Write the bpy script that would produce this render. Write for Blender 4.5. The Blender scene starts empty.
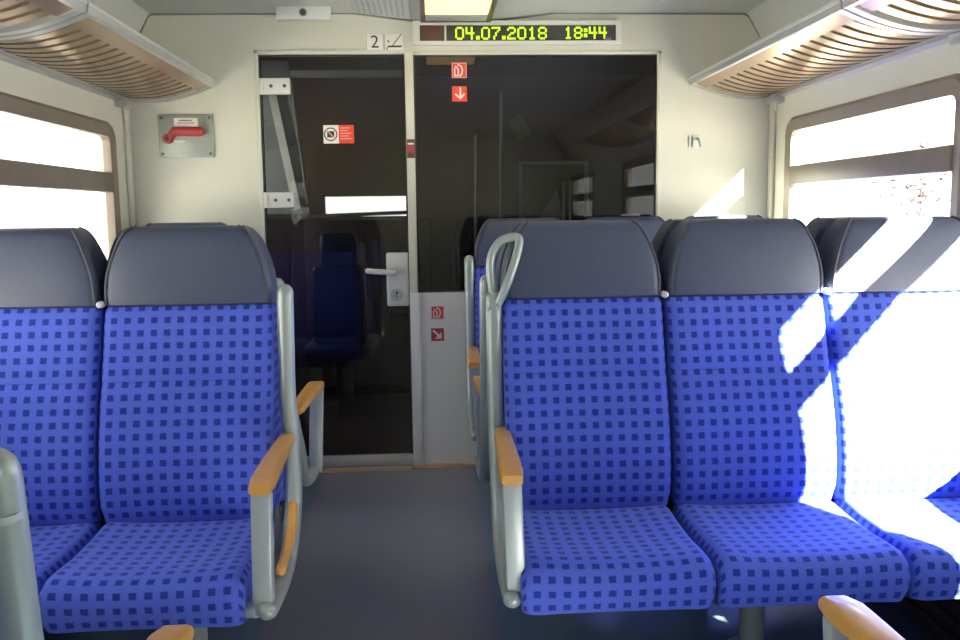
import bpy, bmesh, math, random
from math import sin, cos, pi, radians, sqrt
from mathutils import Vector, Matrix
random.seed(7)
SC = bpy.context.scene
COL = SC.collection

# ------------------------------------------------------------------ camera, sky, sun, exposure
YAW, PITCH, ROLL, FPX = 0.0540, 0.1215, -0.0130, 880.0
cd = bpy.data.cameras.new('camera'); cam = bpy.data.objects.new('camera', cd); COL.objects.link(cam)
cd.sensor_width = 36.0; cd.lens = FPX / 960.0 * 36.0; cd.clip_start = 0.02; cd.clip_end = 500
fw = Vector((sin(YAW)*cos(PITCH), cos(YAW)*cos(PITCH), -sin(PITCH)))
rt = Vector((cos(YAW), -sin(YAW), 0)); up = rt.cross(fw)
r2 = cos(ROLL)*rt + sin(ROLL)*up; u2 = -sin(ROLL)*rt + cos(ROLL)*up
cam.matrix_world = Matrix(((r2.x, u2.x, -fw.x, 0), (r2.y, u2.y, -fw.y, 0), (r2.z, u2.z, -fw.z, 1.2), (0, 0, 0, 1)))
SC.camera = cam

w = bpy.data.worlds.new('sky'); SC.world = w; w.use_nodes = True
bg = w.node_tree.nodes['Background']; bg.inputs[0].default_value = (0.93, 0.97, 1.0, 1); bg.inputs[1].default_value = 4.2

SUN_DIR = Vector((-1.0, 1.8, -0.94)).normalized()
sl = bpy.data.lights.new('sun', 'SUN'); sl.energy = 180.0; sl.angle = radians(0.6); sl.color = (1.0, 0.95, 0.84)
so = bpy.data.objects.new('sun', sl); COL.objects.link(so); so.location = (12, -20, 14)
so.rotation_euler = SUN_DIR.to_track_quat('-Z', 'Y').to_euler()

vs = SC.view_settings
vs.view_transform = 'Standard'; vs.look = 'None'; vs.exposure = -0.22; vs.gamma = 1.0; vs.use_curve_mapping = False
try:
    SC.cycles.use_denoising = True
    SC.cycles.max_bounces = 12; SC.cycles.diffuse_bounces = 6; SC.cycles.glossy_bounces = 5
    SC.cycles.transparent_max_bounces = 16; SC.cycles.sample_clamp_indirect = 12.0
except Exception:
    pass

# ------------------------------------------------------------------ materials
M = {}
def mat(name, col, rough=0.5, metal=0.0, spec=0.5, noise=0.0, nscale=40.0, bump=0.0, coat=0.0, sheen=0.0, emit=None, estr=0.0):
    m = bpy.data.materials.new(name); m.use_nodes = True
    nt = m.node_tree; b = nt.nodes['Principled BSDF']
    b.inputs['Base Color'].default_value = (*col, 1); b.inputs['Roughness'].default_value = rough
    b.inputs['Metallic'].default_value = metal; b.inputs['Specular IOR Level'].default_value = spec
    if coat: b.inputs['Coat Weight'].default_value = coat; b.inputs['Coat Roughness'].default_value = 0.1
    if sheen: b.inputs['Sheen Weight'].default_value = sheen; b.inputs['Sheen Roughness'].default_value = 0.4
    if emit: b.inputs['Emission Color'].default_value = (*emit, 1); b.inputs['Emission Strength'].default_value = estr
    tc = nt.nodes.new('ShaderNodeTexCoord')
    nz = nt.nodes.new('ShaderNodeTexNoise'); nz.inputs['Scale'].default_value = nscale; nz.inputs['Detail'].default_value = 4
    nt.links.new(tc.outputs['Object'], nz.inputs['Vector'])
    if noise:
        mx = nt.nodes.new('ShaderNodeMix'); mx.data_type = 'RGBA'
        mx.inputs['A'].default_value = (*[c*(1-noise) for c in col], 1); mx.inputs['B'].default_value = (*[min(1, c*(1+noise)) for c in col], 1)
        nt.links.new(nz.outputs['Fac'], mx.inputs['Factor']); nt.links.new(mx.outputs['Result'], b.inputs['Base Color'])
    if bump:
        bp = nt.nodes.new('ShaderNodeBump'); bp.inputs['Strength'].default_value = bump; bp.inputs['Distance'].default_value = 0.002
        nt.links.new(nz.outputs['Fac'], bp.inputs['Height']); nt.links.new(bp.outputs['Normal'], b.inputs['Normal'])
    M[name] = m
    return m

def fabric():
    m = bpy.data.materials.new('blue_fabric'); m.use_nodes = True; nt = m.node_tree; N = nt.nodes; L = nt.links
    b = N['Principled BSDF']; b.inputs['Roughness'].default_value = 0.85; b.inputs['Specular IOR Level'].default_value = 0.15
    b.inputs['Sheen Weight'].default_value = 0.25; b.inputs['Sheen Roughness'].default_value = 0.45
    b.inputs['Sheen Tint'].default_value = (0.5, 0.6, 1.0, 1)
    uv = N.new('ShaderNodeUVMap')
    nz = N.new('ShaderNodeTexNoise'); nz.inputs['Scale'].default_value = 260; nz.inputs['Detail'].default_value = 2
    L.new(uv.outputs['UV'], nz.inputs['Vector'])
    def math_(op, a, bb=None):
        n = N.new('ShaderNodeMath'); n.operation = op
        for i, v in enumerate((a, bb)):
            if v is None: continue
            if isinstance(v, (int, float)): n.inputs[i].default_value = v
            else: L.new(v, n.inputs[i])
        return n.outputs[0]
    sep = N.new('ShaderNodeSeparateXYZ'); L.new(uv.outputs['UV'], sep.inputs[0])
    wob = math_('MULTIPLY', math_('SUBTRACT', nz.outputs['Fac'], 0.5), 0.16)
    masks = []
    for k in (0, 1):
        t = math_('MULTIPLY', sep.outputs[k], 1/0.0333)
        t = math_('ABSOLUTE', math_('SUBTRACT', math_('FRACT', math_('ADD', t, 0.0)), 0.5))
        t = math_('ADD', t, wob)
        ms = N.new('ShaderNodeMapRange'); ms.interpolation_type = 'SMOOTHSTEP'
        ms.inputs['From Min'].default_value = 0.21; ms.inputs['From Max'].default_value = 0.28
        ms.inputs['To Min'].default_value = 1; ms.inputs['To Max'].default_value = 0
        L.new(t, ms.inputs['Value']); masks.append(ms.outputs['Result'])
    msk = math_('MULTIPLY', masks[0], masks[1])
    msk = math_('MULTIPLY', msk, 0.92)
    n2 = N.new('ShaderNodeTexNoise'); n2.inputs['Scale'].default_value = 700; n2.inputs['Detail'].default_value = 1
    L.new(uv.outputs['UV'], n2.inputs['Vector'])
    base = N.new('ShaderNodeMix'); base.data_type = 'RGBA'
    base.inputs['A'].default_value = (0.056, 0.090, 0.46, 1); base.inputs['B'].default_value = (0.118, 0.175, 0.72, 1)
    L.new(n2.outputs['Fac'], base.inputs['Factor'])
    mx = N.new('ShaderNodeMix'); mx.data_type = 'RGBA'
    L.new(msk, mx.inputs['Factor']); L.new(base.outputs['Result'], mx.inputs['A']); mx.inputs['B'].default_value = (0.016, 0.030, 0.26, 1)
    L.new(mx.outputs['Result'], b.inputs['Base Color'])
    bp = N.new('ShaderNodeBump'); bp.inputs['Strength'].default_value = 0.25; bp.inputs['Distance'].default_value = 0.001
    L.new(n2.outputs['Fac'], bp.inputs['Height']); L.new(bp.outputs['Normal'], b.inputs['Normal'])
    M['fabric'] = m

def glass(name, tint, refl=1.0, ior=1.5):
    m = bpy.data.materials.new(name); m.use_nodes = True; nt = m.node_tree; nt.nodes.clear()
    o = nt.nodes.new('ShaderNodeOutputMaterial'); mx = nt.nodes.new('ShaderNodeMixShader')
    t = nt.nodes.new('ShaderNodeBsdfTransparent'); t.inputs[0].default_value = (*tint, 1)
    g = nt.nodes.new('ShaderNodeBsdfGlossy'); g.inputs['Roughness'].default_value = 0.01; g.inputs[0].default_value = (refl, refl, refl, 1)
    lw = nt.nodes.new('ShaderNodeLayerWeight'); lw.inputs['Blend'].default_value = 0.5
    pw = nt.nodes.new('ShaderNodeMath'); pw.operation = 'POWER'; pw.inputs[1].default_value = 5.0
    f0 = ((ior-1)/(ior+1))**2
    ma = nt.nodes.new('ShaderNodeMath'); ma.operation = 'MULTIPLY_ADD'; ma.inputs[1].default_value = 1-f0; ma.inputs[2].default_value = f0
    nt.links.new(lw.outputs['Facing'], pw.inputs[0]); nt.links.new(pw.outputs[0], ma.inputs[0])
    nt.links.new(ma.outputs[0], mx.inputs[0]); nt.links.new(t.outputs[0], mx.inputs[1]); nt.links.new(g.outputs[0], mx.inputs[2])
    nt.links.new(mx.outputs[0], o.inputs[0]); M[name] = m

def floor_mat():
    m = bpy.data.materials.new('floor'); m.use_nodes = True; nt = m.node_tree; N = nt.nodes; L = nt.links
    b = N['Principled BSDF']; b.inputs['Roughness'].default_value = 0.33; b.inputs['Specular IOR Level'].default_value = 0.5
    tc = N.new('ShaderNodeTexCoord'); sp = N.new('ShaderNodeSeparateXYZ'); L.new(tc.outputs['Object'], sp.inputs[0])
    # aisle lane: greyish vinyl between x=-0.46 and x=0.175, blue vinyl under the seats
    def step(v, a, c):
        r = N.new('ShaderNodeMapRange'); r.inputs['From Min'].default_value = a; r.inputs['From Max'].default_value = c; L.new(v, r.inputs['Value']); return r.outputs['Result']
    a = step(sp.outputs[0], -0.522, -0.518); c = step(sp.outputs[0], 0.178, 0.174)
    mu = N.new('ShaderNodeMath'); mu.operation = 'MULTIPLY'; L.new(a, mu.inputs[0]); L.new(c, mu.inputs[1])
    nz = N.new('ShaderNodeTexNoise'); nz.inputs['Scale'].default_value = 180; L.new(tc.outputs['Object'], nz.inputs['Vector'])
    g = N.new('ShaderNodeMix'); g.data_type = 'RGBA'; g.inputs['A'].default_value = (0.165, 0.172, 0.225, 1); g.inputs['B'].default_value = (0.235, 0.243, 0.305, 1)
    L.new(nz.outputs['Fac'], g.inputs['Factor'])
    bl = N.new('ShaderNodeMix'); bl.data_type = 'RGBA'; bl.inputs['A'].default_value = (0.12, 0.18, 0.25, 1); bl.inputs['B'].default_value = (0.17, 0.24, 0.32, 1)
    L.new(nz.outputs['Fac'], bl.inputs['Factor'])
    mx = N.new('ShaderNodeMix'); mx.data_type = 'RGBA'; L.new(mu.outputs[0], mx.inputs['Factor']); L.new(bl.outputs['Result'], mx.inputs['A']); L.new(g.outputs['Result'], mx.inputs['B'])
    L.new(mx.outputs['Result'], b.inputs['Base Color'])
    b.inputs['Roughness'].default_value = 0.27
    M['floor'] = m

fabric(); floor_mat()
glass('window_glass', (0.97, 0.98, 0.97)); glass('tinted_glass', (0.62, 0.61, 0.60), 1.0, 1.5)
mat('cream', (0.60, 0.605, 0.51), 0.45, noise=0.04, nscale=3)
mat('ceiling', (0.47, 0.50, 0.47), 0.5, noise=0.04, nscale=3)
mat('leather', (0.054, 0.065, 0.112), 0.42, noise=0.10, nscale=60, bump=0.15)
mat('leather_side', (0.050, 0.050, 0.070), 0.40, noise=0.10, nscale=60, bump=0.15)
mat('piping', (0.055, 0.058, 0.080), 0.45, noise=0.05)
mat('shell', (0.045, 0.045, 0.055), 0.5, noise=0.06)
mat('tube_grey', (0.36, 0.40, 0.37), 0.32, metal=0.25, noise=0.03, nscale=8)
mat('plate_grey', (0.42, 0.455, 0.44), 0.38, metal=0.15, noise=0.03, nscale=8)
mat('wood', (0.68, 0.34, 0.065), 0.32, noise=0.16, nscale=26, coat=0.3)
mat('white_plastic', (0.64, 0.65, 0.62), 0.4, noise=0.02)
mat('frame_brown', (0.20, 0.165, 0.125), 0.45, noise=0.12, nscale=12)
mat('gasket', (0.03, 0.03, 0.03), 0.6, noise=0.05)
mat('rack_bronze', (0.42, 0.295, 0.20), 0.25, metal=0.75, noise=0.05, nscale=10)
mat('rack_grey', (0.50, 0.51, 0.49), 0.35, metal=0.5, noise=0.04, nscale=10)
mat('aluminium', (0.62, 0.63, 0.63), 0.40, metal=0.4, noise=0.04, nscale=14)
mat('panel_grey', (0.80, 0.81, 0.82), 0.42, metal=0.0, noise=0.03, nscale=5)
mat('plate_brake', (0.33, 0.36, 0.33), 0.4, metal=0.3, noise=0.04, nscale=20)
mat('brass', (0.95, 0.64, 0.42), 0.35, metal=0.7, noise=0.06, nscale=30)
mat('red', (0.42, 0.045, 0.05), 0.4, noise=0.04)
mat('sticker_red', (0.72, 0.06, 0.03), 0.4, noise=0.03)
mat('sticker_pale', (0.86, 0.42, 0.36), 0.4, noise=0.03)
mat('sticker_white', (0.80, 0.78, 0.72), 0.45, noise=0.02)
mat('ink', (0.05, 0.05, 0.045), 0.5, noise=0.03)
mat('ink_grey', (0.22, 0.22, 0.19), 0.5, noise=0.03)
mat('display_dark', (0.055, 0.052, 0.050), 0.3, noise=0.04)
mat('display_brown', (0.12, 0.06, 0.04), 0.3, noise=0.1)
mat('led', (0.3, 0.5, 0.02), 0.5, emit=(0.62, 1.0, 0.02), estr=1.15)
mat('lamp_glow', (0.9, 0.8, 0.6), 0.5, emit=(1.0, 0.66, 0.24), estr=1.9)
mat('lamp_frame', (0.10, 0.07, 0.05), 0.35, noise=0.05)
mat('screw', (0.12, 0.12, 0.11), 0.4, metal=0.6, noise=0.05)
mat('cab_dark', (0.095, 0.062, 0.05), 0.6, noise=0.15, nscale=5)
mat('cab_mid', (0.16, 0.17, 0.16), 0.5, noise=0.1, nscale=5)
mat('cab_light', (0.42, 0.48, 0.50), 0.5, noise=0.05, nscale=5)
mat('cab_panel', (0.42, 0.50, 0.54), 0.5, noise=0.08, nscale=4)
mat('reflection_pale', (0.50, 0.46, 0.40), 0.5, noise=0.05, nscale=5)
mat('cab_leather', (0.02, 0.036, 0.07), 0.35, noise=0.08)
mat('heater', (0.06, 0.055, 0.05), 0.5, noise=0.1)
mat('ground', (0.42, 0.40, 0.36), 0.9, noise=0.2, nscale=2)
mat('bark', (0.12, 0.085, 0.085), 0.9, noise=0.2)
mat('leaf', (0.12, 0.075, 0.085), 0.8, noise=0.3)
mat('perforated', (0.50, 0.55, 0.56), 0.5, noise=0.03)
mat('hole', (0.26, 0.29, 0.30), 0.6, noise=0.03)

# ------------------------------------------------------------------ mesh helpers
CACHE = {}
class MB:
    def __init__(s): s.bm = bmesh.new(); s.uv = None
    def box(s, x0, x1, y0, y1, z0, z1, bev=0.0, seg=2):
        t = bmesh.new(); bmesh.ops.create_cube(t, size=1)
        for v in t.verts: v.co = Vector((x0+(x1-x0)*(v.co.x+.5), y0+(y1-y0)*(v.co.y+.5), z0+(z1-z0)*(v.co.z+.5)))
        if bev: bmesh.ops.bevel(t, geom=t.edges[:], offset=bev, segments=seg, profile=0.5, affect='EDGES')
        s.add(t); return s
    def add(s, t, mtx=None):
        if mtx is not None: bmesh.ops.transform(t, matrix=mtx, verts=t.verts[:])
        me = bpy.data.meshes.new('tmp'); t.to_mesh(me); t.free(); s.bm.from_mesh(me); bpy.data.meshes.remove(me)
    def cyl(s, p0, p1, r, n=14, r1=None):
        return s.tube([p0, p1], [r, r if r1 is None else r1], n)
    def tube(s, pts, r, n=12, flat=1.0, round_ends=False, upv=None):
        pts = [Vector(p) for p in pts]
        rs = list(r) if isinstance(r, (list, tuple)) else [r]*len(pts)
        if round_ends:
            d0 = (pts[0]-pts[1]).normalized(); d1 = (pts[-1]-pts[-2]).normalized(); P = []; R = []
            for a in (80, 55, 28): P.append(pts[0]+d0*rs[0]*sin(radians(a))); R.append(rs[0]*cos(radians(a)))
            P += pts; R += rs
            for a in (28, 55, 80): P.append(pts[-1]+d1*rs[-1]*sin(radians(a))); R.append(rs[-1]*cos(radians(a)))
            pts, rs = P, R
        rings = []; prev = None
        for i, p in enumerate(pts):
            if i == 0: t = pts[1]-p
            elif i == len(pts)-1: t = p-pts[i-1]
            else: t = (pts[i+1]-p).normalized()+(p-pts[i-1]).normalized()
            t.normalize()
            if prev is None:
                a = Vector(upv) if upv else (Vector((1, 0, 0)) if abs(t.x) < .9 else Vector((0, 0, 1)))
            else: a = prev
            a = (a-t*a.dot(t)).normalized(); prev = a; b = t.cross(a)
            rings.append([s.bm.verts.new(p+a*cos(2*pi*k/n)*rs[i]+b*sin(2*pi*k/n)*rs[i]*flat) for k in range(n)])
        for i in range(len(rings)-1):
            for k in range(n): s.bm.faces.new((rings[i][k], rings[i][(k+1) % n], rings[i+1][(k+1) % n], rings[i+1][k]))
        s.bm.faces.new(rings[0][::-1]); s.bm.faces.new(rings[-1]); return s
    def sweep(s, prof, path_y0, path_y1):          # extrude closed (x,z) polygon along y
        a = [s.bm.verts.new((x, path_y0, z)) for x, z in prof]; b = [s.bm.verts.new((x, path_y1, z)) for x, z in prof]
        n = len(prof)
        for k in range(n): s.bm.faces.new((a[k], a[(k+1) % n], b[(k+1) % n], b[k]))
        s.bm.faces.new(a[::-1]); s.bm.faces.new(b); return s
    def poly(s, pts, y0, y1):                       # thin plate from (x,z) outline
        return s.sweep(pts, y0, y1)
    def pad(s, st, r, nm=8, contour=0.0):
        if s.uv is None: s.uv = s.bm.loops.layers.uv.new('UVMap')
        rings = []; v = 0.0; pf = None
        for (f, b, hw) in st:
            f = Vector((0, *f)); b = Vector((0, *b)); d = (b-f); dl = d.length; d.normalize(); rr = min(r, dl*0.9, hw*0.5)
            if pf is not None: v += (f-pf).length
            pf = f; ring = []
            K = 5
            for k in range(K):
                th = pi/2*(1-k/(K-1)); x = hw-rr+rr*sin(th); ring.append((-x, rr*(1-cos(th)), -(hw-rr)-rr*th))
            for k in range(1, nm): x = (hw-rr)*(-1+2*k/nm); ring.append((x, contour*(1-(x/hw)**2), x))
            for k in range(K):
                th = pi/2*k/(K-1); x = hw-rr+rr*sin(th); ring.append((x, rr*(1-cos(th)), (hw-rr)+rr*th))
            out = [(s.bm.verts.new(f+d*dd+Vector((x, 0, 0))), uu, v) for x, dd, uu in ring]
            for x in (hw*0.985, 0, -hw*0.985): out.append((s.bm.verts.new(b+Vector((x, 0, 0))), x, v))
            rings.append(out)
        n = len(rings[0])
        for i in range(len(rings)-1):
            for k in range(n):
                q = (rings[i][k], rings[i][(k+1) % n], rings[i+1][(k+1) % n], rings[i+1][k])
                fc = s.bm.faces.new([a[0] for a in q])
                for lp, a in zip(fc.loops, q): lp[s.uv].uv = (a[1], a[2])
        for rg in (rings[0][::-1], rings[-1]):
            fc = s.bm.faces.new([a[0] for a in rg])
            for lp, a in zip(fc.loops, rg): lp[s.uv].uv = (a[1], a[2])
        return s
    def mesh(s, name, m, angle=38):
        bmesh.ops.recalc_face_normals(s.bm, faces=s.bm.faces[:])
        me = bpy.data.meshes.new(name); s.bm.to_mesh(me); s.bm.free()
        me.polygons.foreach_set('use_smooth', [True]*len(me.polygons))
        me.set_sharp_from_angle(angle=radians(angle))
        me.materials.append(M[m] if isinstance(m, str) else m); return me
    def build(s, name, m, parent=None, loc=None, angle=38):
        return link(name, s.mesh(name, m, angle), parent, loc)

def link(name, me, parent=None, loc=None):
    o = bpy.data.objects.new(name, me); COL.objects.link(o)
    if parent: o.parent = parent
    if loc: o.location = loc
    return o
def cached(key, fn, name, m, parent, loc=None):
    if key not in CACHE: CACHE[key] = fn().mesh(name, m)
    return link(name, CACHE[key], parent, loc)
def tag(o, label, cat, group=None):
    o['label'] = label; o['category'] = cat
    if group: o['group'] = group
    return o
def struct(o, label=None, cat=None):
    o['kind'] = 'structure'
    if label: o['label'] = label
    if cat: o['category'] = cat
    return o
def empty(name, loc=(0, 0, 0), rz=0):
    o = bpy.data.objects.new(name, None); COL.objects.link(o); o.location = loc; o.rotation_euler = (0, 0, rz); o.empty_display_size = 0.1
    return o
def smooth_path(pts, n=6):                         # Catmull-Rom
    P = [Vector(p) for p in pts]; P = [P[0]*2-P[1]]+P+[P[-1]*2-P[-2]]; out = []
    for i in range(1, len(P)-2):
        a, b, c, d = P[i-1], P[i], P[i+1], P[i+2]
        for k in range(n):
            t = k/n; out.append(0.5*((2*b)+(c-a)*t+(2*a-5*b+4*c-d)*t*t+(3*b-a-3*c+d)*t**3))
    out.append(P[-2]); return out
def text_mesh(txt, size, m, depth=0.0006):
    cu = bpy.data.curves.new('t', 'FONT'); cu.body = txt; cu.size = size; cu.extrude = depth; cu.align_x = 'CENTER'; cu.align_y = 'CENTER'
    o = bpy.data.objects.new('t', cu); COL.objects.link(o)
    dg = bpy.context.evaluated_depsgraph_get(); me = bpy.data.meshes.new_from_object(o.evaluated_get(dg))
    bpy.data.objects.remove(o); bpy.data.curves.remove(cu)
    me.transform(Matrix.Rotation(pi/2, 4, 'X')); me.materials.clear(); me.materials.append(M[m]); return me

# ------------------------------------------------------------------ the carriage shell
XL, XR, YE, YB = -1.352, 1.598, 4.10, -2.40
WINS = [(2.58, 3.93), (0.92, 2.43), (-1.78, -0.40)]  # rearmost window set back, widening an unseen pier to block stray sun
WZ0, WZ1, TZ0, TZ1 = 0.65, 1.60, 1.305, 1.388

fl = MB().box(XL-.1, XR+.1, YB, YE+.06, -0.06, 0.0).build('floor', 'floor'); struct(fl, 'grey vinyl aisle floor with blue vinyl under the seats', 'floor')

def rrect(y0, y1, z0, z1, r, n=6):
    out = []
    for cy, cz, a0 in ((y1-r, z1-r, 0), (y0+r, z1-r, 90), (y0+r, z0+r, 180), (y1-r, z0+r, 270)):
        for k in range(n+1):
            a = radians(a0+90*k/n); out.append((cy+r*cos(a), cz+r*sin(a)))
    return out
def side_wall(name, X, sgn, label):
    m = MB(); bm = m.bm; zt = 1.90
    cells = [(-2.00, 0.25), (0.25, 2.505), (2.505, YE)]
    holes = [WINS[2], WINS[1], WINS[0]]
    out = X+sgn*0.07
    for (c0, c1), (w0, w1) in zip(cells, holes):
        lp = rrect(w0, w1, WZ0, WZ1, 0.075); cy, cz = (w0+w1)/2, (WZ0+WZ1)/2
        # outer rectangle points matched to loop points
        op = []
        for (y, z) in lp:
            dy, dz = y-cy, z-cz
            ty = ((c1-cy)/dy if dy > 0 else (c0-cy)/dy) if abs(dy) > 1e-6 else 1e9
            tz = ((zt-cz)/dz if dz > 0 else (0-cz)/dz) if abs(dz) > 1e-6 else 1e9
            t = min(ty, tz); op.append((cy+dy*t, cz+dz*t))
        # snap nearest outer points to true corners
        for cc in ((c0, 0), (c1, 0), (c0, zt), (c1, zt)):
            i = min(range(len(op)), key=lambda k: (op[k][0]-cc[0])**2+(op[k][1]-cc[1])**2); op[i] = cc
        a = [bm.verts.new((X, y, z)) for y, z in lp]; b = [bm.verts.new((X, y, z)) for y, z in op]; c = [bm.verts.new((out, y, z)) for y, z in lp]; d = [bm.verts.new((out, y, z)) for y, z in op]
        n = len(lp)
        for k in range(n):
            j = (k+1) % n
            bm.faces.new((a[k], a[j], b[j], b[k])); bm.faces.new((a[k], c[k], c[j], a[j])); bm.faces.new((c[k], d[k], d[j], c[j]))
    m.box(min(X, out), max(X, out), YB, -2.00, 0, zt)
    o = m.build(name, 'cream', angle=30); struct(o, label, 'wall'); return o
side_wall('wall_left', XL, -1, 'cream side wall with window openings on the left')
side_wall('wall_right', XR, 1, 'cream side wall with window openings on the sunny right')

def window(name, X, sgn, w, label):
    root = struct(empty(name, (X, (w[0]+w[1])/2, WZ0)), label, 'window')
    L = w[1]-w[0]; H = WZ1-WZ0; t = 0.062
    m = MB(); bm = m.bm
    o_ = rrect(-L/2, L/2, 0, H, 0.075); i_ = rrect(-L/2+t, L/2-t, t, H-t, 0.03)
    x_in, x_out = -sgn*0.012, sgn*0.030
    def ring(loop, x): return [bm.verts.new((x, y, z)) for y, z in loop]
    o2 = rrect(-L/2+.014, L/2-.014, .014, H-.014, 0.064)
    A, A2, B, C, D = ring(o_, 0.0), ring(o2, x_in), ring(i_, -sgn*0.004), ring(i_, x_out), ring(o_, x_out)
    n = len(A)
    for p, q in ((A, A2), (A2, B), (B, C), (C, D)):
        for k in range(n): j = (k+1) % n; bm.faces.new((p[k], p[j], q[j], q[k]))
    m.build('window_frame', 'frame_brown', root, angle=25)
    z0, z1 = TZ0-WZ0, TZ1-WZ0
    MB().box(min(x_in, x_out), max(x_in, x_out), -L/2+t, L/2-t, z0, z1, 0.008).build('transom', 'frame_brown', root)
    gx = sgn*0.014
    MB().box(gx-.003, gx+.003, -L/2+t-.005, L/2-t+.005, t-.005, z0+.003).build('glass_pane', 'window_glass', root)
    MB().box(gx-.003, gx+.003, -L/2+t-.005, L/2-t+.005, z1-.003, H-t+.005).build('glass_pane', 'window_glass', root)
    return root
pos = ['beside the left seats nearest the cab door', 'beside the left foreground seats', 'behind the camera on the left', 'at the rear of the carriage on the left']
posr = ['beside the right seats nearest the end wall', 'beside the sunlit foreground seat on the right', 'behind the camera on the right', 'at the rear of the carriage on the right']
k = 1
for i, wv in enumerate(WINS):
    window('window_%d' % k, XL, -1, wv, 'brown framed split window ' + pos[i]); k += 1
    window('window_%d' % k, XR, 1, wv, 'brown framed split window ' + posr[i]); k += 1

# corner covers between window wall and end wall
for X, s, nm, lb in ((XL, 1, 'trim_1', 'narrow cream corner strip left of the end wall'), (XR, -1, 'trim_2', 'narrow cream corner strip right of the end wall')):
    o = MB().box(min(X, X+s*.018), max(X, X+s*.018), YE-.05, YE-.002, 0, 1.72, 0.006).build(nm, 'cream'); struct(o, lb, 'trim')

# ceiling: flat panel, sloped coves, central duct
o = MB().box(-1.23, 1.47, YB, YE, 2.092, 2.13).build('ceiling', 'ceiling'); struct(o, 'pale grey carriage ceiling', 'ceiling')
def cove(name, pts, lb):
    o = MB().sweep(pts, YB, YE).build(name, 'ceiling'); struct(o, lb, 'ceiling trim')
cove('trim_3', [(-1.22, 2.094), (-1.235, 2.075), (-1.29, 1.975), (-1.352, 1.885), (-1.42, 1.885), (-1.42, 2.13), (-1.22, 2.13)], 'sloped ceiling cove above the left rack')
cove('trim_4', [(1.46, 2.094), (1.475, 2.075), (1.535, 1.975), (1.598, 1.885), (1.668, 1.885), (1.668, 2.13), (1.46, 2.13)], 'sloped ceiling cove above the right rack')
cove('trim_5', [(-.335, 2.095), (-.06, 2.062), (.30, 2.062), (.585, 2.095)], 'shallow central ceiling duct over the aisle')
# end wall at the cab
def wallbox(name, x0, x1, z0, z1, m, lb, y0=YE, y1=YE+.06):
    o = MB().box(x0, x1, y0, y1, z0, z1).build(name, m); struct(o, lb, 'wall'); return o
wallbox('wall_end_left', XL-.07, -.760, 0, 2.13, 'cream', 'cream end wall section left of the glass door')
wallbox('wall_end_right', 1.058, XR+.07, 0, 2.13, 'cream', 'cream end wall section right of the dark pane')
wallbox('wall_end_top', -.760, 1.058, 1.918, 2.13, 'cream', 'cream end wall band above the door and pane')
wallbox('wall_end_lower', -.066, 1.058, 0.0, .832, 'panel_grey', 'grey metal panel below the dark pane')
o = MB().box(-.104, -.066, YE-.022, YE+.05, .0, 1.918, 0.004).build('trim_6', 'cream'); struct(o, 'narrow cream post between the door and the dark pane', 'trim')
o = MB().box(-.104, -.060, YE-.0235, YE-.021, .0, .834, 0.0005).build('trim_7', 'panel_grey'); struct(o, 'grey lower cover of the post beside the door', 'trim')
o = MB().box(-.776, -.758, YE-.008, YE+.05, 0, 1.934, 0.003).box(-.776, -.104, YE-.008, YE+.05, 1.914, 1.932, 0.003).build('trim_8', 'cream'); struct(o, 'cream rebate around the glass door', 'trim')
o = MB().box(.0-.066, 1.07, YE-.006, YE+.01, 1.910, 1.926, 0.003).box(1.052, 1.07, YE-.006, YE+.01, .83, 1.926, 0.003).build('trim_9', 'cream'); struct(o, 'cream edging around the dark pane', 'trim')
wallbox('wall_back', XL-.07, XR+.07, 0, 2.13, 'cream', 'cream bulkhead behind the camera', YB-.06, YB)

seam = [(-1.275, 1.995), (-1.232, 2.078), (-1.215, 2.088), (-.335, 2.092), (-.06, 2.058), (.30, 2.058), (.585, 2.092), (1.455, 2.088), (1.473, 2.078), (1.53, 1.985)]
m = MB()
for a, b in zip(seam, seam[1:]): m.tube([(a[0], YE-.002, a[1]), (b[0], YE-.002, b[1])], .0045, 6)
struct(m.build('trim_10', 'ink_grey'), 'dark seam line where the ceiling meets the end wall', 'trim')
# right-hand dark pane
pane = struct(empty('window_9', (.495, YE, .832)), 'large dark tinted pane in the end wall', 'window')
MB().box(-.561, .561, .012, .020, .0, 1.082).build('glass_pane', 'tinted_glass', pane)
MB().box(-.561, -.553, .004, .03, 0, 1.082).box(.553, .561, .004, .03, 0, 1.082).box(-.561, .561, .004, .03, 1.074, 1.082).box(-.561, .561, .004, .03, 0, .008).build('gasket', 'gasket', pane)

# glass door
door = struct(empty('door_1', (-.432, YE, 0)), 'dark tinted glass cab door with metal hinges and handle', 'door')
MB().box(-.326, .326, .010, .020, .058, 1.912).build('glass_pane', 'tinted_glass', door)
MB().box(-.326, .326, -.004, .034, .006, .060, 0.003).build('bottom_rail', 'aluminium', door)
MB().box(-.327, -.319, .002, .032, .06, 1.913).box(.320, .327, .002, .032, .06, 1.913).box(-.326, .326, .002, .032, 1.905, 1.913).build('edge_profile', 'gasket', door)
for z in (1.774, 1.268):
    h = MB().box(-.325, -.188, -.022, .012, z-.035, z+.035, 0.004).build('hinge', 'white_plastic', door)
    m = MB()
    for xx in (-.27, -.21): m.cyl((xx, -.026, z), (xx, -.02, z), 0.008, 12)
    m.build('screw', 'screw', h)
    MB().cyl((-.312, -.026, z-.03), (-.312, -.026, z+.03), 0.010, 12).build('hinge_pin', 'white_plastic', h)
lp = MB().box(.222, .324, -.016, .014, .772, 1.022, 0.010, 3).build('lock_plate', 'white_plastic', door)
MB().tube(smooth_path([(.262, -.016, .932), (.262, -.05, .932), (.235, -.060, .934), (.17, -.060, .938), (.140, -.060, .942)], 5), 0.0125, 12, round_ends=True).build('door_lever', 'white_plastic', lp)
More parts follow.
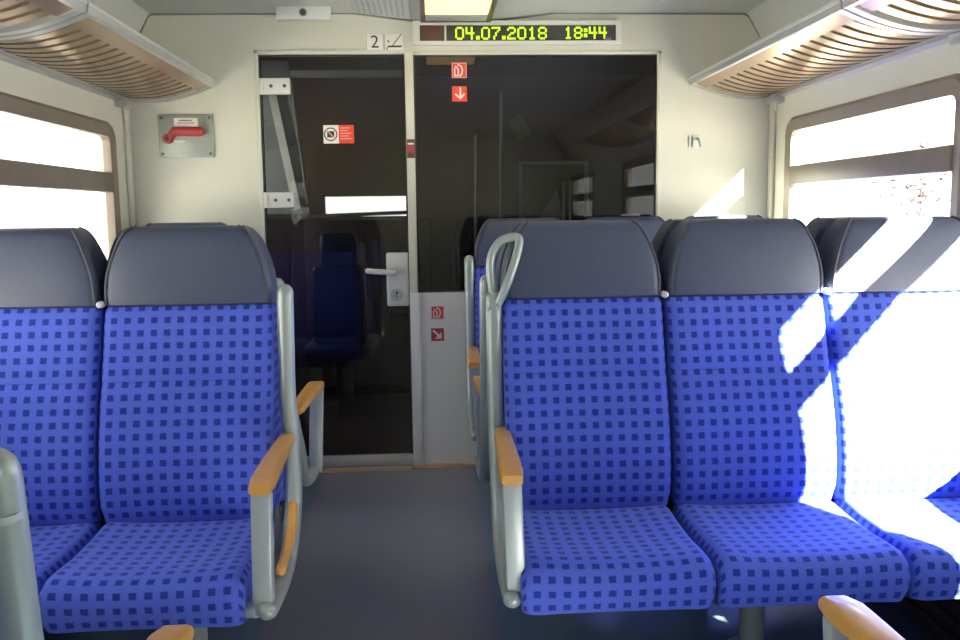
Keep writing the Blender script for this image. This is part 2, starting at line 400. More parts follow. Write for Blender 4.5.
MB().cyl((.268, -.022, .828), (.268, -.014, .828), 0.026, 24, .030).build('lock_rose', 'plate_grey', lp)
MB().box(.2655, .2705, -.0235, -.0215, .814, .832).cyl((.268, -.0235, .836), (.268, -.0215, .836), .006).build('keyhole', 'ink', lp)
# thresholds
for x0, x1, y0, lb in ((-.56, -.106, YE-.045, 'copper coloured threshold strip at the foot of the glass door'), (-.10, .30, YE-.018, 'copper coloured threshold strip below the grey panel')):
    tag(MB().sweep([(x0, 0), (x1, 0), (x1, .014), (x0, .014)], y0-.012, y0+.012).build('threshold_strip', 'brass'), lb, 'threshold strip', 'threshold strips')

# ------------------------------------------------------------------ seats
W2 = 0.2145
def backrest_mb():
    prof = [(-.215, .415, -.012), (-.232, .43, -.004), (-.250, .48, 0), (-.250, .55, 0), (-.232, .65, 0), (-.203, .74, 0), (-.191, .772, 0), (-.184, .782, 0), (-.185, .792, 0), (-.162, .86, 0), (-.142, .93, 0), (-.130, .958, 0), (-.122, .970, -.004)]
    st = [((y, z), (-.03, z), W2+d) for y, z, d in prof]
    return MB().pad(st, .028, 8, .006)
def headrest_st():
    prof = [(.970, .2115, -.118), (.976, .214, -.128), (1.01, .214, -.130), (1.05, .2095, -.128), (1.085, .2005, -.124), (1.115, .1895, -.119), (1.140, .178, -.113), (1.156, .169, -.107), (1.166, .160, -.098), (1.172, .152, -.082), (1.174, .146, -.060)]
    return prof
def headrest_mb():
    return MB().pad([((yf, z), (-.004 if z < 1.15 else -.012, z-(.0 if z < 1.15 else .004)), hw) for z, hw, yf in headrest_st()], .026, 8, -.004)
def piping_mb(s):
    return MB().tube(smooth_path([(s*(hw-.010), yf+.004, z) for z, hw, yf in headrest_st()[1:-1]], 3), .0042, 6)
def cushion_mb():
    st = [((-.175, .418), (-.175, .345), W2-.01), ((-.185, .432), (-.185, .335), W2-.003), ((-.24, .438), (-.24, .325), W2), ((-.32, .432), (-.32, .32), W2), ((-.43, .430), (-.43, .318), W2), ((-.52, .436), (-.52, .315), W2+.001), ((-.565, .436), (-.555, .315), W2+.002),
          ((-.588, .428), (-.570, .318), W2+.002), ((-.605, .410), (-.575, .322), W2+.002), ((-.611, .385), (-.575, .328), W2+.002), ((-.609, .350), (-.570, .326), W2), ((-.602, .324), (-.570, .318), W2-.006)]
    return MB().pad(st, .030, 8, .008)
def shell_mb():
    return MB().box(-.195, .195, -.034, -.004, .30, 1.08, .012, 2)
def support_mb():
    return MB().box(-.214, .214, -.46, -.10, .275, .322, .010)
def post_mb():
    return MB().cyl((0, -.22, .02), (0, -.22, .29), .032, 16).cyl((0, -.22, 0), (0, -.22, .022), .075, 18)
def button_mb():
    return MB().tube([(0, .0, 0), (0, .02, 0)], .009, 12, round_ends=True)

TUBE = [(-.112, 1.018), (-.116, .95), (-.125, .85), (-.138, .74), (-.158, .62), (-.190, .50), (-.235, .415), (-.31, .362), (-.40, .345), (-.50, .345), (-.575, .352)]
def frame_parts(root, s, arm_x, tip, loop, top, rails):
    x = s*(0.248 if rails else 0.236)
    key = ('fr', s, arm_x, tip, loop, top)
    def tube():
        m = MB()
        pts = [(x + (s*(arm_x-.236)*min(1, max(0, (.75-z)/.25)))*.6, y if y > -.45 else y*(tip/.60) if y < -.5 else y, z) for y, z in TUBE if z < .96]
        if not loop: pts = [(x, -.112, top)]+(pts if top > .97 else pts[1:])
        m.tube(smooth_path(pts, 5), .0220, 14, flat=0.95, round_ends=True)
        return m
    t = cached(key+('tube',), tube, 'grab_tube', 'tube_grey', root)
    if loop:
        def lp():
            m = MB()
            P = [(x, -.117, .975), (x+s*.007, -.116, 1.03), (x+s*.008, -.115, 1.070), (x-s*.002, -.114, 1.102), (x-s*.022, -.114, 1.126), (x-s*.050, -.115, 1.135), (x-s*.068, -.118, 1.130), (x-s*.064, -.124, 1.100), (x-s*.046, -.134, 1.045), (x-s*.028, -.138, 1.00), (x-s*.012, -.130, .965)]
            m.tube(smooth_path(P, 5), .0115, 12, round_ends=True)
            m.box(x-.021, x+.021, -.135, -.096, .935, .99, .012, 3)
            return m
        cached(key+('loop',), lp, 'grab_loop', 'tube_grey', root)
    else:
        def collar():
            return MB().cyl((x, -.1135, top-.045), (x, -.1130, top-.038), .0215, 14)
        cached(key+('collar',), collar, 'cap_ring', 'plate_grey', t)
    ax = s*arm_x
    def arm():
        m = MB(); bm = m.bm; n = 10; rings = []
        for k in range(n+1):
            f = k/n; y = -.125+(-tip+.125)*f; hw = .019+.009*f; z = .624+.010*sin(pi*f)*.6+.004*f; hh = .014+.002*f
            xx = ax - s*.012*(1-f)
            if k in (0, n): hw -= .005; hh -= .005
            rr = min(.009, hh*.8); ring = []
            for cx, cz, a0 in ((hw-rr, hh-rr, 0), (-hw+rr, hh-rr, 90), (-hw+rr, -hh+rr, 180), (hw-rr, -hh+rr, 270)):
                for q in range(4):
                    a = radians(a0+30*q); ring.append(bm.verts.new((xx+cx+rr*cos(a), y, z+cz+rr*sin(a))))
            rings.append(ring)
            if k in (0, n):
                pass
        N = len(rings[0])
        for i in range(n):
            for q in range(N): bm.faces.new((rings[i][q], rings[i][(q+1) % N], rings[i+1][(q+1) % N], rings[i+1][q]))
        bm.faces.new(rings[0][::-1]); bm.faces.new(rings[-1])
        return m
    cached(key+('arm',), arm, 'armrest', 'wood', root)
    def plate():
        t = bmesh.new(); bmesh.ops.create_cube(t, size=1)
        for v in t.verts:
            top = v.co.z > 0; yb = -tip+.022 if top else -tip+.045; hy = .016 if top else .020
            v.co = Vector((ax-s*(0 if top else .010)+v.co.x*2*.0215, yb+v.co.y*2*hy, .616 if top else .338))
        bmesh.ops.bevel(t, geom=t.edges[:], offset=.006, segments=2, profile=.5, affect='EDGES')
        m = MB(); m.add(t)
        m.tube([(ax-s*.022, -tip+.035, .350), (ax-s*.06, -tip+.05, .346)], .018, 10)
        return m
    cached(key+('plate',), plate, 'arm_support', 'plate_grey', root)
    def rail():
        xx = x + s*(arm_x-.236)*.6 + s*.002
        return MB().tube(smooth_path([(xx, -.222, .462), (xx, -.262, .415), (xx, -.335, .384), (xx, -.43, .374)], 5), .0135, 10, round_ends=True)
    if rails: cached(key+('rail',), rail, 'lower_wood_rail', 'wood', root)

GRP = 'blue chequered train seats'
YM = 2.425
def seat(x, y, face, label, aisle=0, arm_x=.25, tip=.60, loop=False, button=0, top=1.0, rails=False, post=False):
    # face=+1: looks towards the camera side (-Y); face=-1: looks towards the cab (+Y)
    root = empty('train_seat', (x, y, 0), 0 if face > 0 else pi)
    tag(root, label, 'train seat', GRP)
    cached('back', backrest_mb, 'backrest', 'fabric', root)
    h = cached('head', headrest_mb, 'headrest', 'leather', root)
    for sd in (-1, 1): cached(('pipe', sd), lambda: piping_mb(sd), 'piping', 'piping', h)
    cached('cush', cushion_mb, 'seat_cushion', 'fabric', root)
    cached('shell', shell_mb, 'back_shell', 'shell', root)
    cached('supp', support_mb, 'seat_support', 'shell', root)
    if post or y != YM: cached('post', post_mb, 'pedestal', 'tube_grey', root)
    if button: cached('button', button_mb, 'hook_button', 'white_plastic', root, (button*.2185, -.135, .978))
    if aisle: frame_parts(root, aisle*face, arm_x, tip, loop, top, rails)
    return root
# row facing the camera
seat(-.632, YM, 1, 'blue chequered aisle seat on the left facing the camera with wooden armrest', post=True, aisle=1, arm_x=.262, tip=.615, rails=True, button=-1)
seat(-1.0715, YM, 1, 'blue chequered window seat at the left edge facing the camera')
seat(.398, YM, 1, 'blue chequered aisle seat on the right with curved grab loop beside its headrest', aisle=-1, arm_x=.234, tip=.600, loop=True, button=1)
seat(.839, YM, 1, 'blue chequered middle seat of the right row of three facing the camera', post=True, button=1)
seat(1.280, YM, 1, 'sunlit blue chequered window seat at the right edge facing the camera')
# row back to back with it
Y2 = YM+.012
seat(-.680, Y2, -1, 'blue seat turned away behind the left aisle seat, only its wooden armrest showing', aisle=1, arm_x=.285, tip=.53)
seat(.395, Y2, -1, 'blue seat turned away directly behind the right aisle seat with the grab loop', aisle=-1, arm_x=.238, tip=.56)
seat(-1.117, Y2, -1, 'blue seat turned away behind the left window seat')
seat(.832, Y2, -1, 'blue seat turned away behind the middle seat on the right')
seat(1.269, Y2, -1, 'blue seat turned away behind the sunlit window seat')
# row against the end wall
Y3 = 3.84
seat(.395, Y3, 1, 'far right aisle seat against the end wall below the dark pane', aisle=-1, arm_x=.240, tip=.58)
seat(.832, Y3, 1, 'far middle seat against the end wall, its headrest below the dark pane')
seat(1.269, Y3, 1, 'far window seat in the sunlit right corner of the end wall')
seat(-1.025, Y3, 1, 'far window seat below the red brake handle panel on the left')
# row in front of the camera, turned away from it
seat(-.637, .690, -1, 'seat at the lower left edge, only its grey tube top and armrest tip showing', aisle=1, arm_x=.275, tip=.49, top=.972)
seat(.812, .690, -1, 'seat below the right edge, only its wooden armrest tip showing under the middle seat', aisle=-1, arm_x=.236, tip=.505)

# ------------------------------------------------------------------ luggage racks
RP = [(0.0, 1.728), (.05, 1.716), (.11, 1.711), (.18, 1.714), (.25, 1.727), (.32, 1.748), (.39, 1.776)]
def rack_strip(s, w_, th=.004, t0=0.0, t1=1.0, n=14):
    P = smooth_path([(s*a, 0, z) for a, z in RP], 6)
    i0, i1 = int(t0*(len(P)-1)), int(t1*(len(P)-1)); P = P[i0:i1+1]
    m = MB(); bm = m.bm; rows = []
    for p in P:
        rows.append([bm.verts.new((p.x, y, p.z+dz)) for y, dz in ((-w_/2, 0), (w_/2, 0), (w_/2, th), (-w_/2, th))])
    for a, b in zip(rows, rows[1:]):
        for k in range(4): bm.faces.new((a[k], a[(k+1) % 4], b[(k+1) % 4], b[k]))
    bm.faces.new(rows[0][::-1]); bm.faces.new(rows[-1]); return m
def rack(X, s, y0, y1, label):
    root = empty('luggage_rack', (X, (y0+y1)/2, 0)); tag(root, label, 'luggage rack', 'overhead luggage racks')
    L = y1-y0; n = 18; pitch = (L-.10)/n
    for k in range(n):
        cached(('slat', s, round(pitch, 4)), lambda: rack_strip(s, pitch-.028, .012, .05, .91), 'slat', 'rack_bronze', root, (0, -L/2+.05+pitch*(k+.5), 0))
    # border along the aisle edge and the wall edge
    P = smooth_path([(s*a, 0, z) for a, z in RP], 6); i = int(.885*(len(P)-1)); j = int(.07*(len(P)-1))
    def bar(pts, name, m_, th):
        mm = MB(); pr = [(p.x, p.z-.0006) for p in pts]+[(p.x, p.z+th) for p in reversed(pts)]
        mm.sweep(pr, -L/2+.005, L/2-.005).build(name, m_, root)
    bar(P[i:], 'aisle_border', 'rack_bronze', .006); bar(P[:j+1], 'wall_border', 'rack_grey', .006)
    x = s*.392
    MB().sweep([(x-s*.008, 1.768), (x+s*.006, 1.770), (x+s*.010, 1.782), (x+s*.008, 1.806), (x-s*.004, 1.812), (x-s*.010, 1.800)], -L/2, L/2).build('aisle_rail', 'rack_grey', root)
    MB().sweep([(x+s*.010, 1.790), (x+s*.013, 1.792), (x+s*.013, 1.800), (x+s*.009, 1.801)], -L/2, L/2).build('rail_highlight', 'aluminium', root)  # thin bright strip modelled as the highlight along the rail
    MB().sweep([(s*.0, 1.700), (s*.030, 1.706), (s*.030, 1.722), (0, 1.735)], -L/2, L/2).build('wall_rail', 'rack_grey', root)
    for e in (-1, 1):
        mm = rack_strip(s, .034, .016, 0.0, 1.0)
        for v in mm.bm.verts: v.co.z -= .007
        mm.build('cross_bar', 'rack_grey', root, (0, e*(L/2-.017), 0))
    return root
rack(XL, 1, 2.62, 4.085, 'bronze slatted luggage rack over the far left window')
rack(XR, -1, 2.58, 4.085, 'bronze slatted luggage rack over the far right window in sunlight')
rack(XL, 1, 1.14, 2.605, 'bronze slatted luggage rack section at the top left corner')
rack(XR, -1, 1.07, 2.565, 'bronze slatted luggage rack section at the top right corner')
for X, s, lb in ((XL, 1, 'small grey rack bracket with hook in the left corner'), (XR, -1, 'small grey rack bracket with hook in the right corner')):
    r = empty('rack_bracket', (X, 4.02, 1.68)); tag(r, lb, 'bracket', 'rack brackets')
    MB().box(min(0, s*.05), max(0, s*.05), -.06, .05, -.005, .028, .004).build('bracket_block', 'rack_grey', r)
    MB().tube(smooth_path([(s*.03, -.03, .0), (s*.03, -.032, -.025), (s*.034, -.045, -.035), (s*.036, -.055, -.025)], 4), .006, 8, round_ends=True).build('hook', 'aluminium', r)
for yb, X, s, lb in ((2.60, XL, 1, 'grey wall bracket under the left rack joint'), (2.57, XR, -1, 'grey wall bracket under the right rack joint')):
    r = empty('rack_bracket', (X, yb, 1.68)); tag(r, lb, 'bracket', 'rack brackets')
    MB().box(min(0, s*.05), max(0, s*.05), -.05, .05, -.005, .026, .004).build('bracket_block', 'rack_grey', r)
    MB().tube(smooth_path([(s*.03, -.03, .0), (s*.03, -.032, -.025), (s*.034, -.045, -.035), (s*.036, -.055, -.025)], 4), .006, 8, round_ends=True).build('hook', 'aluminium', r)

# ------------------------------------------------------------------ things on the end wall
F = YE-.001
# emergency brake
r = empty('emergency_brake_panel', (-1.090, F, 1.559)); tag(r, 'grey screwed plate with red emergency brake handle on the left end wall', 'emergency brake')
MB().box(-.122, .122, -.010, 0, -.096, .096, .004).build('mounting_plate', 'plate_brake', r)
for sx in (-.106, .106):
    for sz in (-.080, .080): MB().cyl((sx, -.013, sz), (sx, -.009, sz), .007, 10).build('screw', 'screw', r)
lb_ = MB().box(-.050, .056, -.0125, -.0095, .040, .078, .004).build('label_plate', 'sticker_white', r)
MB().box(-.028, .030, -.0132, -.0124, .064, .070).box(-.036, .040, -.0132, -.0124, .054, .058).build('printed_lines', 'ink_grey', lb_)
hd = MB().tube(smooth_path([(-.078, -.022, -.012), (-.062, -.026, .0), (-.046, -.030, .016), (-.02, -.032, .018), (.066, -.032, .016)], 4), [.012]*4+[.017]*4+[.021]*9, 12, flat=1.0, round_ends=True).build('brake_handle', 'red', r)
MB().cyl((-.078, -.036, -.014), (-.078, -.008, -.014), .021, 18).build('pivot', 'red', hd)
MB().cyl((-.078, -.039, -.014), (-.078, -.035, -.014), .009, 14).build('pivot_hole', 'ink', hd)
MB().box(-.055, -.005, -.014, -.009, -.030, -.020, .001).build('guide_slot', 'sticker_white', r)

# coat hook
r = empty('coat_hook', (1.232, F, 1.515)); tag(r, 'small pale coat hook on the end wall right of the dark pane', 'coat hook')
MB().box(-.030, -.022, -.010, 0, -.026, .026, .002).box(-.012, .024, -.008, 0, -.026, .026, .003).build('hook_plate', 'white_plastic', r)
MB().tube(smooth_path([(.006, -.006, .012), (.006, -.035, .008), (.010, -.045, -.012), (.016, -.035, -.024)], 4), .006, 8, round_ends=True).build('hook', 'plate_brake', r)

# class sign and seat pictogram
r = empty('class_sign', (-.236, F, 1.966)); tag(r, 'small white square sign with a black 2 above the glass door', 'sign')
MB().box(-.036, .036, -.004, 0, -.037, .037, .002).build('sign_plate', 'sticker_white', r)
link('numeral', text_mesh('2', .078, 'ink'), r, (0, -.0048, -.001))
r = empty('seat_pictogram_sign', (-.150, F, 1.965)); tag(r, 'small pale square sign with reclined seat pictogram beside the 2', 'sign')
MB().box(-.040, .040, -.004, 0, -.039, .039, .002).build('sign_plate', 'sticker_white', r)
def stroke(pts, w_, y0=-.0052, y1=-.0038):
    m = MB()
    for (a, b) in zip(pts, pts[1:]):
        a = Vector(a); b = Vector(b); d = (b-a).normalized(); n_ = Vector((-d.y, d.x))*w_/2; a2 = a-d*w_*.3; b2 = b+d*w_*.3
        m.poly([tuple(a2+n_), tuple(a2-n_), tuple(b2-n_), tuple(b2+n_)], y0, y1)
    return m
stroke([(.034, .036), (-.010, -.018)], .005).build('backrest_line', 'ink_grey', r)
stroke([(-.022, -.018), (.032, -.018)], .008).build('seat_line', 'ink', r)
stroke([(-.026, -.018), (-.034, -.036)], .006).build('leg_line', 'ink_grey', r)
MB().poly([(-.030, .012), (-.018, .004), (-.028, -.004)], -.0052, -.0038).build('arrow_mark', 'ink_grey', r)

# ceiling sensor box
r = empty('camera_box', (-.532, 3.985, 2.065)); tag(r, 'white box with round black lens at the ceiling edge above the door', 'security camera')
MB().box(-.116, .116, -.03, .01, -.028, .027, .004).build('housing', 'white_plastic', r)
MB().cyl((0, -.033, 0), (0, -.028, 0), .017, 20).build('lens_ring', 'ink_grey', r)
MB().cyl((0, -.036, 0), (0, -.030, 0), .012, 20).build('lens', 'ink', r)

# perforated speaker panel in the duct
r = empty('vent_grille', (-.198, 3.70, 2.079), 0); tag(r, 'pale perforated ventilation panel in the ceiling left of the lamp', 'vent')
r.rotation_euler = (0, math.atan2(.033, .275), 0)
MB().box(-.125, .125, -.36, .36, -.006, .0, .002).build('grille_plate', 'perforated', r)
m = MB()
for i in range(9):
    for j in range(27): m.box(-.098+i*.0245-.005, -.098+i*.0245+.005, -.33+j*.0252-.004, -.33+j*.0252+.004, -.0068, -.0055)
g = m.build('perforation', 'hole', r); g['kind'] = 'stuff'

# ceiling lamp
r = empty('ceiling_lamp', (.127, 3.55, 2.062)); tag(r, 'glowing warm ceiling lamp with dark frame above the display', 'ceiling lamp')
MB().box(-.156, -.134, -.50, .46, -.030, .0, .005).box(.134, .156, -.50, .46, -.030, .0, .005).box(-.15, .15, .445, .46, -.030, 0, .004).box(-.15, .15, -.50, -.48, -.030, 0, .004).box(-.15, .15, -.5, .46, -.008, 0).build('lamp_frame', 'lamp_frame', r)
MB().box(-.134, .134, -.48, .33, -.024, -.008, .004).build('lamp_diffuser', 'lamp_glow', r)
MB().box(-.134, .134, .33, .445, -.027, -.008, .004).build('lamp_end_cap', 'plate_grey', r)

# display
r = empty('information_display', (.408, F, 2.002)); tag(r, 'passenger information display showing date and time in yellow-green lights', 'display')
hw, hh = .471, .052
MB().box(-hw, hw, -.030, 0, .034, hh).box(-hw, hw, -.030, 0, -hh, -.036).box(-hw, -hw+.030, -.030, 0, -.036, .034).box(hw-.024, hw, -.030, 0, -.036, .034).build('display_frame', 'white_plastic', r)
MB().box(-hw+.02, hw-.018, -.016, -.004, -.038, .036).build('screen', 'display_dark', r)
MB().box(-hw+.030, -.330, -.018, -.015, -.036, .034).build('dark_segment', 'display_brown', r)
MB().box(-.331, -.322, -.024, -.004, -.038, .036).build('divider', 'white_plastic', r)
MB().box(.395, .425, -.0215, -.014, -.034, -.022).build('sensor_window', 'ink_grey', r)
FONT = {'0': '01110 10001 10001 10001 10001 10001 01110', '1': '00100 01100 00100 00100 00100 00100 01110', '2': '01110 10001 00001 00110 01000 10000 11111', '4': '10010 10010 10010 11111 00010 00010 00010',
        '7': '11111 00001 00010 00100 00100 01000 01000', '8': '01110 10001 10001 01110 10001 10001 01110', '.': '00 00 00 00 00 11 11', ':': '00 11 11 00 11 11 00'}
def led_text(txt, x, p, tight=6):
    for ch in txt:
        rows = FONT[ch].split(); m = MB()
        for j, rw in enumerate(rows):
            for i, c in enumerate(rw):
                if c == '1': m.box(x+i*p, x+(i+1.02)*p, -.0185, -.0155, .0265-(j+1.02)*p, .0265-j*p)
        m.build('led_character', 'led', r); x += (len(rows[0])+1)*p
    return x
led_text('04.07.2018', -.282, .0078)
led_text('18:44', .211, .0075)

# square red stickers
def sticker(name, x, z, s, lbl):
    r = empty(name, (x, F, z)); tag(r, lbl, 'sticker', 'red square stickers')
    return r
def hand_icon(r, s, y):
    MB().box(-s, s, y-.0015, y, -s, s).build('sticker_base', 'sticker_red', r)
    fr = MB(); t = s*.11
    fr.box(-s, s, y-.002, y-.0014, s-t, s).box(-s, s, y-.002, y-.0014, -s, -s+t).box(-s, -s+t, y-.002, y-.0014, -s, s).box(s-t, s, y-.002, y-.0014, -s, s).build('border', 'sticker_pale', r)
    stroke([(-s*.15, s*.72), (s*.25, s*.55), (s*.45, s*.1), (s*.35, -s*.4), (s*.1, -s*.75)], s*.2, y-.0026, y-.0013).build('hose_mark', 'sticker_white', r)
    stroke([(-s*.6, s*.3), (-s*.62, -s*.7), (-s*.15, -s*.7), (-s*.1, s*.1), (-s*.5, s*.55)], s*.18, y-.0026, y-.0013).build('bottle_mark', 'sticker_white', r)
y9 = .011; s = .034
r = sticker('fire_extinguisher_sticker', .142, 1.843, s, 'red square sticker with white extinguisher symbol near the top of the dark pane'); hand_icon(r, s, y9)
r = sticker('arrow_sticker', .142, 1.739, s, 'red square sticker with white arrow pointing straight down on the dark pane')
MB().box(-s, s, y9-.0015, y9, -s, s).build('sticker_base', 'sticker_red', r)
stroke([(0.004, s*.75), (.004, -s*.55)], s*.22, y9-.0026, y9-.0013).build('arrow_shaft', 'sticker_white', r)
stroke([(-s*.55, -s*.05), (.004, -s*.62), (s*.62, -s*.05)], s*.22, y9-.0026, y9-.0013).build('arrow_head', 'sticker_white', r)
s = .030
r = sticker('fire_extinguisher_sticker', .023, .738, s, 'red square sticker with white extinguisher symbol on the grey panel'); hand_icon(r, s, 0)
r = sticker('arrow_sticker', .021, .634, s, 'red square sticker with white arrow pointing down to the right on the grey panel')
MB().box(-s, s, -.0015, 0, -s, s).build('sticker_base', 'red', r)
stroke([(-s*.6, s*.6), (s*.3, -s*.25)], s*.32, -.0026, -.0013).build('arrow_shaft', 'sticker_white', r)
MB().poly([(s*.62, s*.35), (s*.62, -s*.65), (-s*.45, -s*.65)], -.0026, -.0013).build('arrow_head', 'sticker_white', r)
# no photo sticker
r = empty('no_photography_sticker', (-.411, YE+.009, 1.562)); tag(r, 'white and red sticker with crossed-out camera symbol on the glass door', 'sticker')
MB().box(-.069, 0, -.0015, 0, -.041, .041).build('white_half', 'sticker_white', r)
MB().box(0, .069, -.0015, 0, -.041, .041).build('red_half', 'sticker_red', r)
m = MB(); t = []
for k in range(25): t.append((-.036+.028*cos(2*pi*k/24), .028*sin(2*pi*k/24)))
stroke(t, .005, -.0026, -.0013).build('circle_mark', 'ink', r)
MB().box(-.052, -.020, -.0024, -.0013, -.014, .014).build('camera_mark', 'ink', r)
stroke([(-.055, .019), (-.017, -.019)], .004, -.0030, -.0013).build('slash_mark', 'sticker_pale', r)
m = MB()
for i, (x0, x1) in enumerate(((.008, .052), (.008, .040), (.008, .058), (.008, .046), (.008, .060))): m.box(x0, x1, -.0022, -.0013, .026-.012*i, .030-.012*i)
m.build('printed_lines', 'sticker_pale', r)
# seal on the post
r = empty('door_contact', (-.084, YE-.022, 1.492)); tag(r, 'small red and brown door contact on the cream post', 'door contact')
MB().box(-.018, .018, -.008, 0, -.042, .042, .002).build('contact_body', 'display_brown', r)
MB().box(-.014, .014, -.012, -.006, -.018, .014, .003).build('red_button', 'red', r)
MB().box(-.014, .014, -.0095, -.006, .018, .026, .001).build('white_band', 'sticker_white', r)

# ------------------------------------------------------------------ heater duct below the right seats
r = empty('heater_duct', (XR-.115, 1.0, 0)); tag(r, 'dark ribbed heater duct on the floor along the right wall', 'heater')
MB().box(-.10, .11, -3.3, 3.0, .0, .20, .01).build('duct_casing', 'heater', r)
for dz in (.05, .10, .15): MB().box(-.112, -.098, -3.3, 3.0, dz-.008, dz+.008, .003).build('fin', 'heater', r)
for dx in (-.06, 0, .06): MB().box(dx-.012, dx+.012, -3.3, 3.0, .198, .212, .003).build('fin', 'heater', r)
r = empty('heater_duct', (XL+.115, 1.0, 0)); tag(r, 'dark ribbed heater duct on the floor along the left wall', 'heater')
MB().box(-.11, .0, -3.3, 3.0, .0, .20, .01).build('duct_casing', 'heater', r)
for dz in (.05, .10, .15): MB().box(-.002, .012, -3.3, 3.0, dz-.008, dz+.008, .003).build('fin', 'heater', r)

# ------------------------------------------------------------------ driver's cab behind the glass
C0, C1 = YE+.06, 5.90
def cabwall(name, bxs, m, lb):
    mm = MB()
    for b in bxs: mm.box(*b)
    struct(mm.build(name, m), lb, 'wall')
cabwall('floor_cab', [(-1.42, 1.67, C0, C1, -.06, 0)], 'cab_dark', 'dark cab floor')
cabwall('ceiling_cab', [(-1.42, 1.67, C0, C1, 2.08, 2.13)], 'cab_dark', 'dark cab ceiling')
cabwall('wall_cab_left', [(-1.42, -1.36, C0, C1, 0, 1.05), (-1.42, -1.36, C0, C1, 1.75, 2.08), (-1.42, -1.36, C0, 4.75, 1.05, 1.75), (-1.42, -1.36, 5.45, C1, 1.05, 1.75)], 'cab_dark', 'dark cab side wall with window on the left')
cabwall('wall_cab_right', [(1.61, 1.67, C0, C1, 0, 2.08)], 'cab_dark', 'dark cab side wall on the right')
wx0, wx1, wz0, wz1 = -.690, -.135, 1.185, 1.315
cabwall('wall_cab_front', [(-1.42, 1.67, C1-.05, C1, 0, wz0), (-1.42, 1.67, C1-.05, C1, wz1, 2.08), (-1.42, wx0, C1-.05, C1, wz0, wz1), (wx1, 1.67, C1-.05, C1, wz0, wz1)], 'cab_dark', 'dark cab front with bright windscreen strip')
wn = struct(empty('window_10', (0, C1-.025, 0)), 'bright windscreen strip seen through the cab', 'window')
MB().box(wx0-.01, wx1+.01, -.003, .003, wz0-.01, wz1+.01).build('glass_pane', 'window_glass', wn)
def P(px, py, Y):                                   # point of the cab on plane y=Y seen at photo pixel (px,py)
    v = r2*((px-480)/FPX)-u2*((py-320)/FPX)+fw; t = Y/v.y
    return Vector((v.x*t, Y, 1.2+v.z*t))
r = empty('windscreen_pillar', P(290, 140, 5.0)); tag(r, 'slanted grey pillar inside the dark cab behind the door glass', 'pillar')
o = r.location.copy()
MB().tube([P(277, 92, 5.0)-o, P(302, 208, 5.0)-o], .050, 4).build('pillar_body', 'cab_light', r)
MB().tube([P(291, 82, 4.9)-o, P(308, 204, 4.9)-o], .008, 8).build('pillar_seal', 'cab_light', r)
r = empty('cab_side_panel', P(280, 212, 5.25)); tag(r, 'blue grey side panel left of the slanted pillar inside the cab', 'panel'); o = r.location.copy()
q = [P(255, 58, 5.25), P(287, 58, 5.25), P(309, 214, 5.25), P(255, 214, 5.25)]
MB().poly([(v.x-o.x, v.z-o.z) for v in q], 0, .03).build('panel_sheet', 'cab_panel', r)
r = empty('cab_roller_blind', P(340, 66, 5.6)); tag(r, 'dark grey roller blind box at the top of the cab', 'blind'); o = r.location.copy()
MB().box(P(255, 60, 5.6).x-o.x, P(402, 60, 5.6).x-o.x, 0, .08, P(340, 76, 5.6).z-o.z, P(340, 56, 5.6).z-o.z, .01).build('blind_case', 'cab_panel', r)
r = empty('cab_shelf', P(355, 214, 5.3)); tag(r, 'dark console shelf below the windscreen strip in the cab', 'console'); o = r.location.copy()
MB().tube([P(299, 217, 5.2)-o, P(416, 212, 5.5)-o], .012, 8).build('shelf_edge', 'cab_light', r)
MB().box(-.35, .45, .30, .54, -1.1, -.03, .02).build('console_body', 'cab_dark', r)
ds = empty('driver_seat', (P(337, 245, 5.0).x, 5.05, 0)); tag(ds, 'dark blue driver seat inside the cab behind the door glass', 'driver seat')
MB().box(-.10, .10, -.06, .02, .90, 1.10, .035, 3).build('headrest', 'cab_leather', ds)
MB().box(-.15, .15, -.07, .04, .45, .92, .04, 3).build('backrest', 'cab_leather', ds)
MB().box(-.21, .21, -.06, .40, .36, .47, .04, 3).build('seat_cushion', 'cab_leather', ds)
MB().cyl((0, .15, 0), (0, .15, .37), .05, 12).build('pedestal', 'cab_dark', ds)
r = empty('cab_reflection', (P(555, 190, 5.4).x, 5.45, 0)); tag(r, 'grey green locker with pale frame modelled as a box behind the dark pane', 'reflection')  # box stands in for the carriage's far end mirrored in the pane
MB().box(-.19, .19, 0, .3, 0, P(555, 163, 5.45).z, .006).build('reflection_body', 'cab_mid', r)
zt = P(555, 161, 5.44).z
MB().box(-.215, -.19, -.01, .02, 0, zt, .003).box(.19, .215, -.01, .02, 0, zt, .003).box(-.215, .215, -.01, .02, zt-.02, zt, .003).build('reflection_frame', 'cab_light', r)
MB().poly([(-.10, 1.16), (.02, 1.34), (.05, 1.16)], -.012, -.004).build('reflection_patch', 'reflection_pale', r)
for dx in (.06, .10): MB().cyl((dx, -.02, 1.0), (dx, -.02, zt-.12), .010, 8).build('reflection_bar', 'cab_light', r)
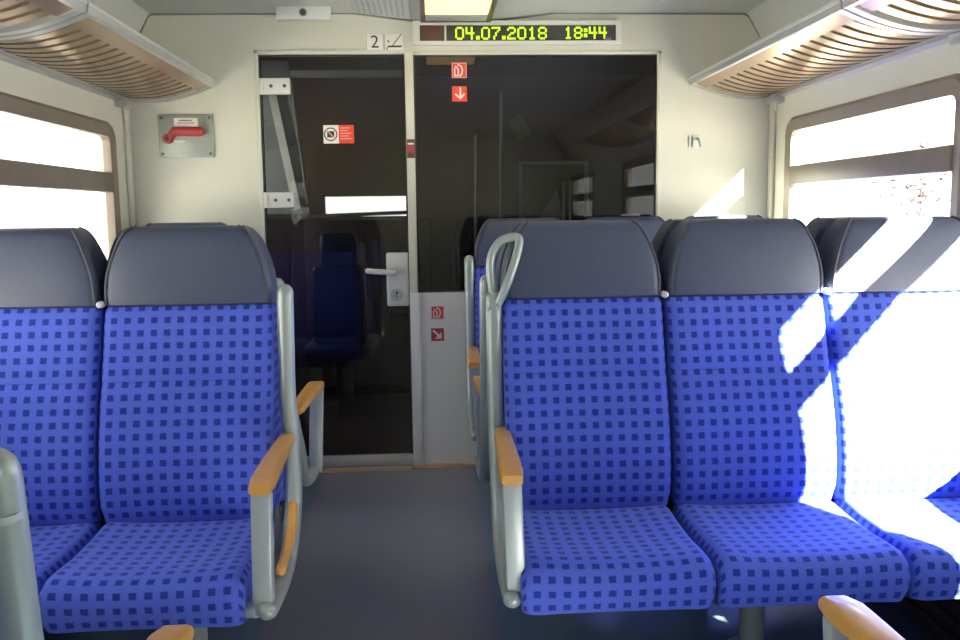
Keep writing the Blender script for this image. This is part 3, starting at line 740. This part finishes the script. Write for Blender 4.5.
r = empty('wall_notice', P(520, 127, 5.80)); tag(r, 'tilted paper notice in the dark cab behind the pane', 'notice')
q = [P(508, 122, 5.8), P(520, 114, 5.8), P(532, 133, 5.8), P(518, 141, 5.8)]
MB().poly([(v.x-r.location.x, v.z-r.location.z) for v in q], -.004, 0).build('notice_sheet', 'cab_mid', r)
for px, y0, y1, lb in ((499, 92, 216, 'thin pale upright pole in the dark cab left of the locker'), (474, 135, 214, 'thin upright cable in the dark cab near the door post')):
    a, b = P(px+2, y0, 5.2), P(px-1, y1, 5.2); r = MB().tube([a-b+Vector((0, 0, 0)), Vector((0, 0, -b.z+.0))], .010, 8).build('cab_pole', 'cab_light'); r.location = b; tag(r, lb, 'pole')

# ------------------------------------------------------------------ outside
o = MB().box(-60, 60, -60, 90, -1.30, -1.20).build('ground', 'ground'); struct(o, 'pale gravel ground outside the train', 'ground')
tr = empty('tree', (15.9, 28.0, -1.2)); tag(tr, 'sparse pale tree outside the right window', 'tree')
m = MB().tube([(0, 0, 0), (.05, 0, 1.6), (0, .05, 3.0)], [.10, .08, .03], 8)
for k in range(22):
    a = random.uniform(0, 2*pi); z = random.uniform(2.0, 3.1); rr = random.uniform(.5, 1.2)
    m.tube([(0, 0, z-.3), (cos(a)*rr*.5, sin(a)*rr*.5, z), (cos(a)*rr, sin(a)*rr, z+.35)], [.03, .02, .008], 5)
m.build('trunk', 'bark', tr)
m = MB()
for k in range(300):
    a = random.uniform(0, 2*pi); z = random.uniform(2.4, 4.5); rr = random.uniform(.1, 1.35)*(1.15-abs(z-3.3)*.5)
    c = Vector((cos(a)*rr, sin(a)*rr, z)); s_ = random.uniform(.08, .15); d1 = Vector((random.gauss(0, 1), random.gauss(0, 1), random.gauss(0, 1))).normalized(); d2 = d1.orthogonal().normalized()
    vv = [m.bm.verts.new(c+d1*s_*1.4), m.bm.verts.new(c+d2*s_*.6), m.bm.verts.new(c-d1*s_*1.2), m.bm.verts.new(c-d2*s_*.6)]; m.bm.faces.new(vv)
f = m.build('foliage', 'leaf', tr); f['kind'] = 'stuff'
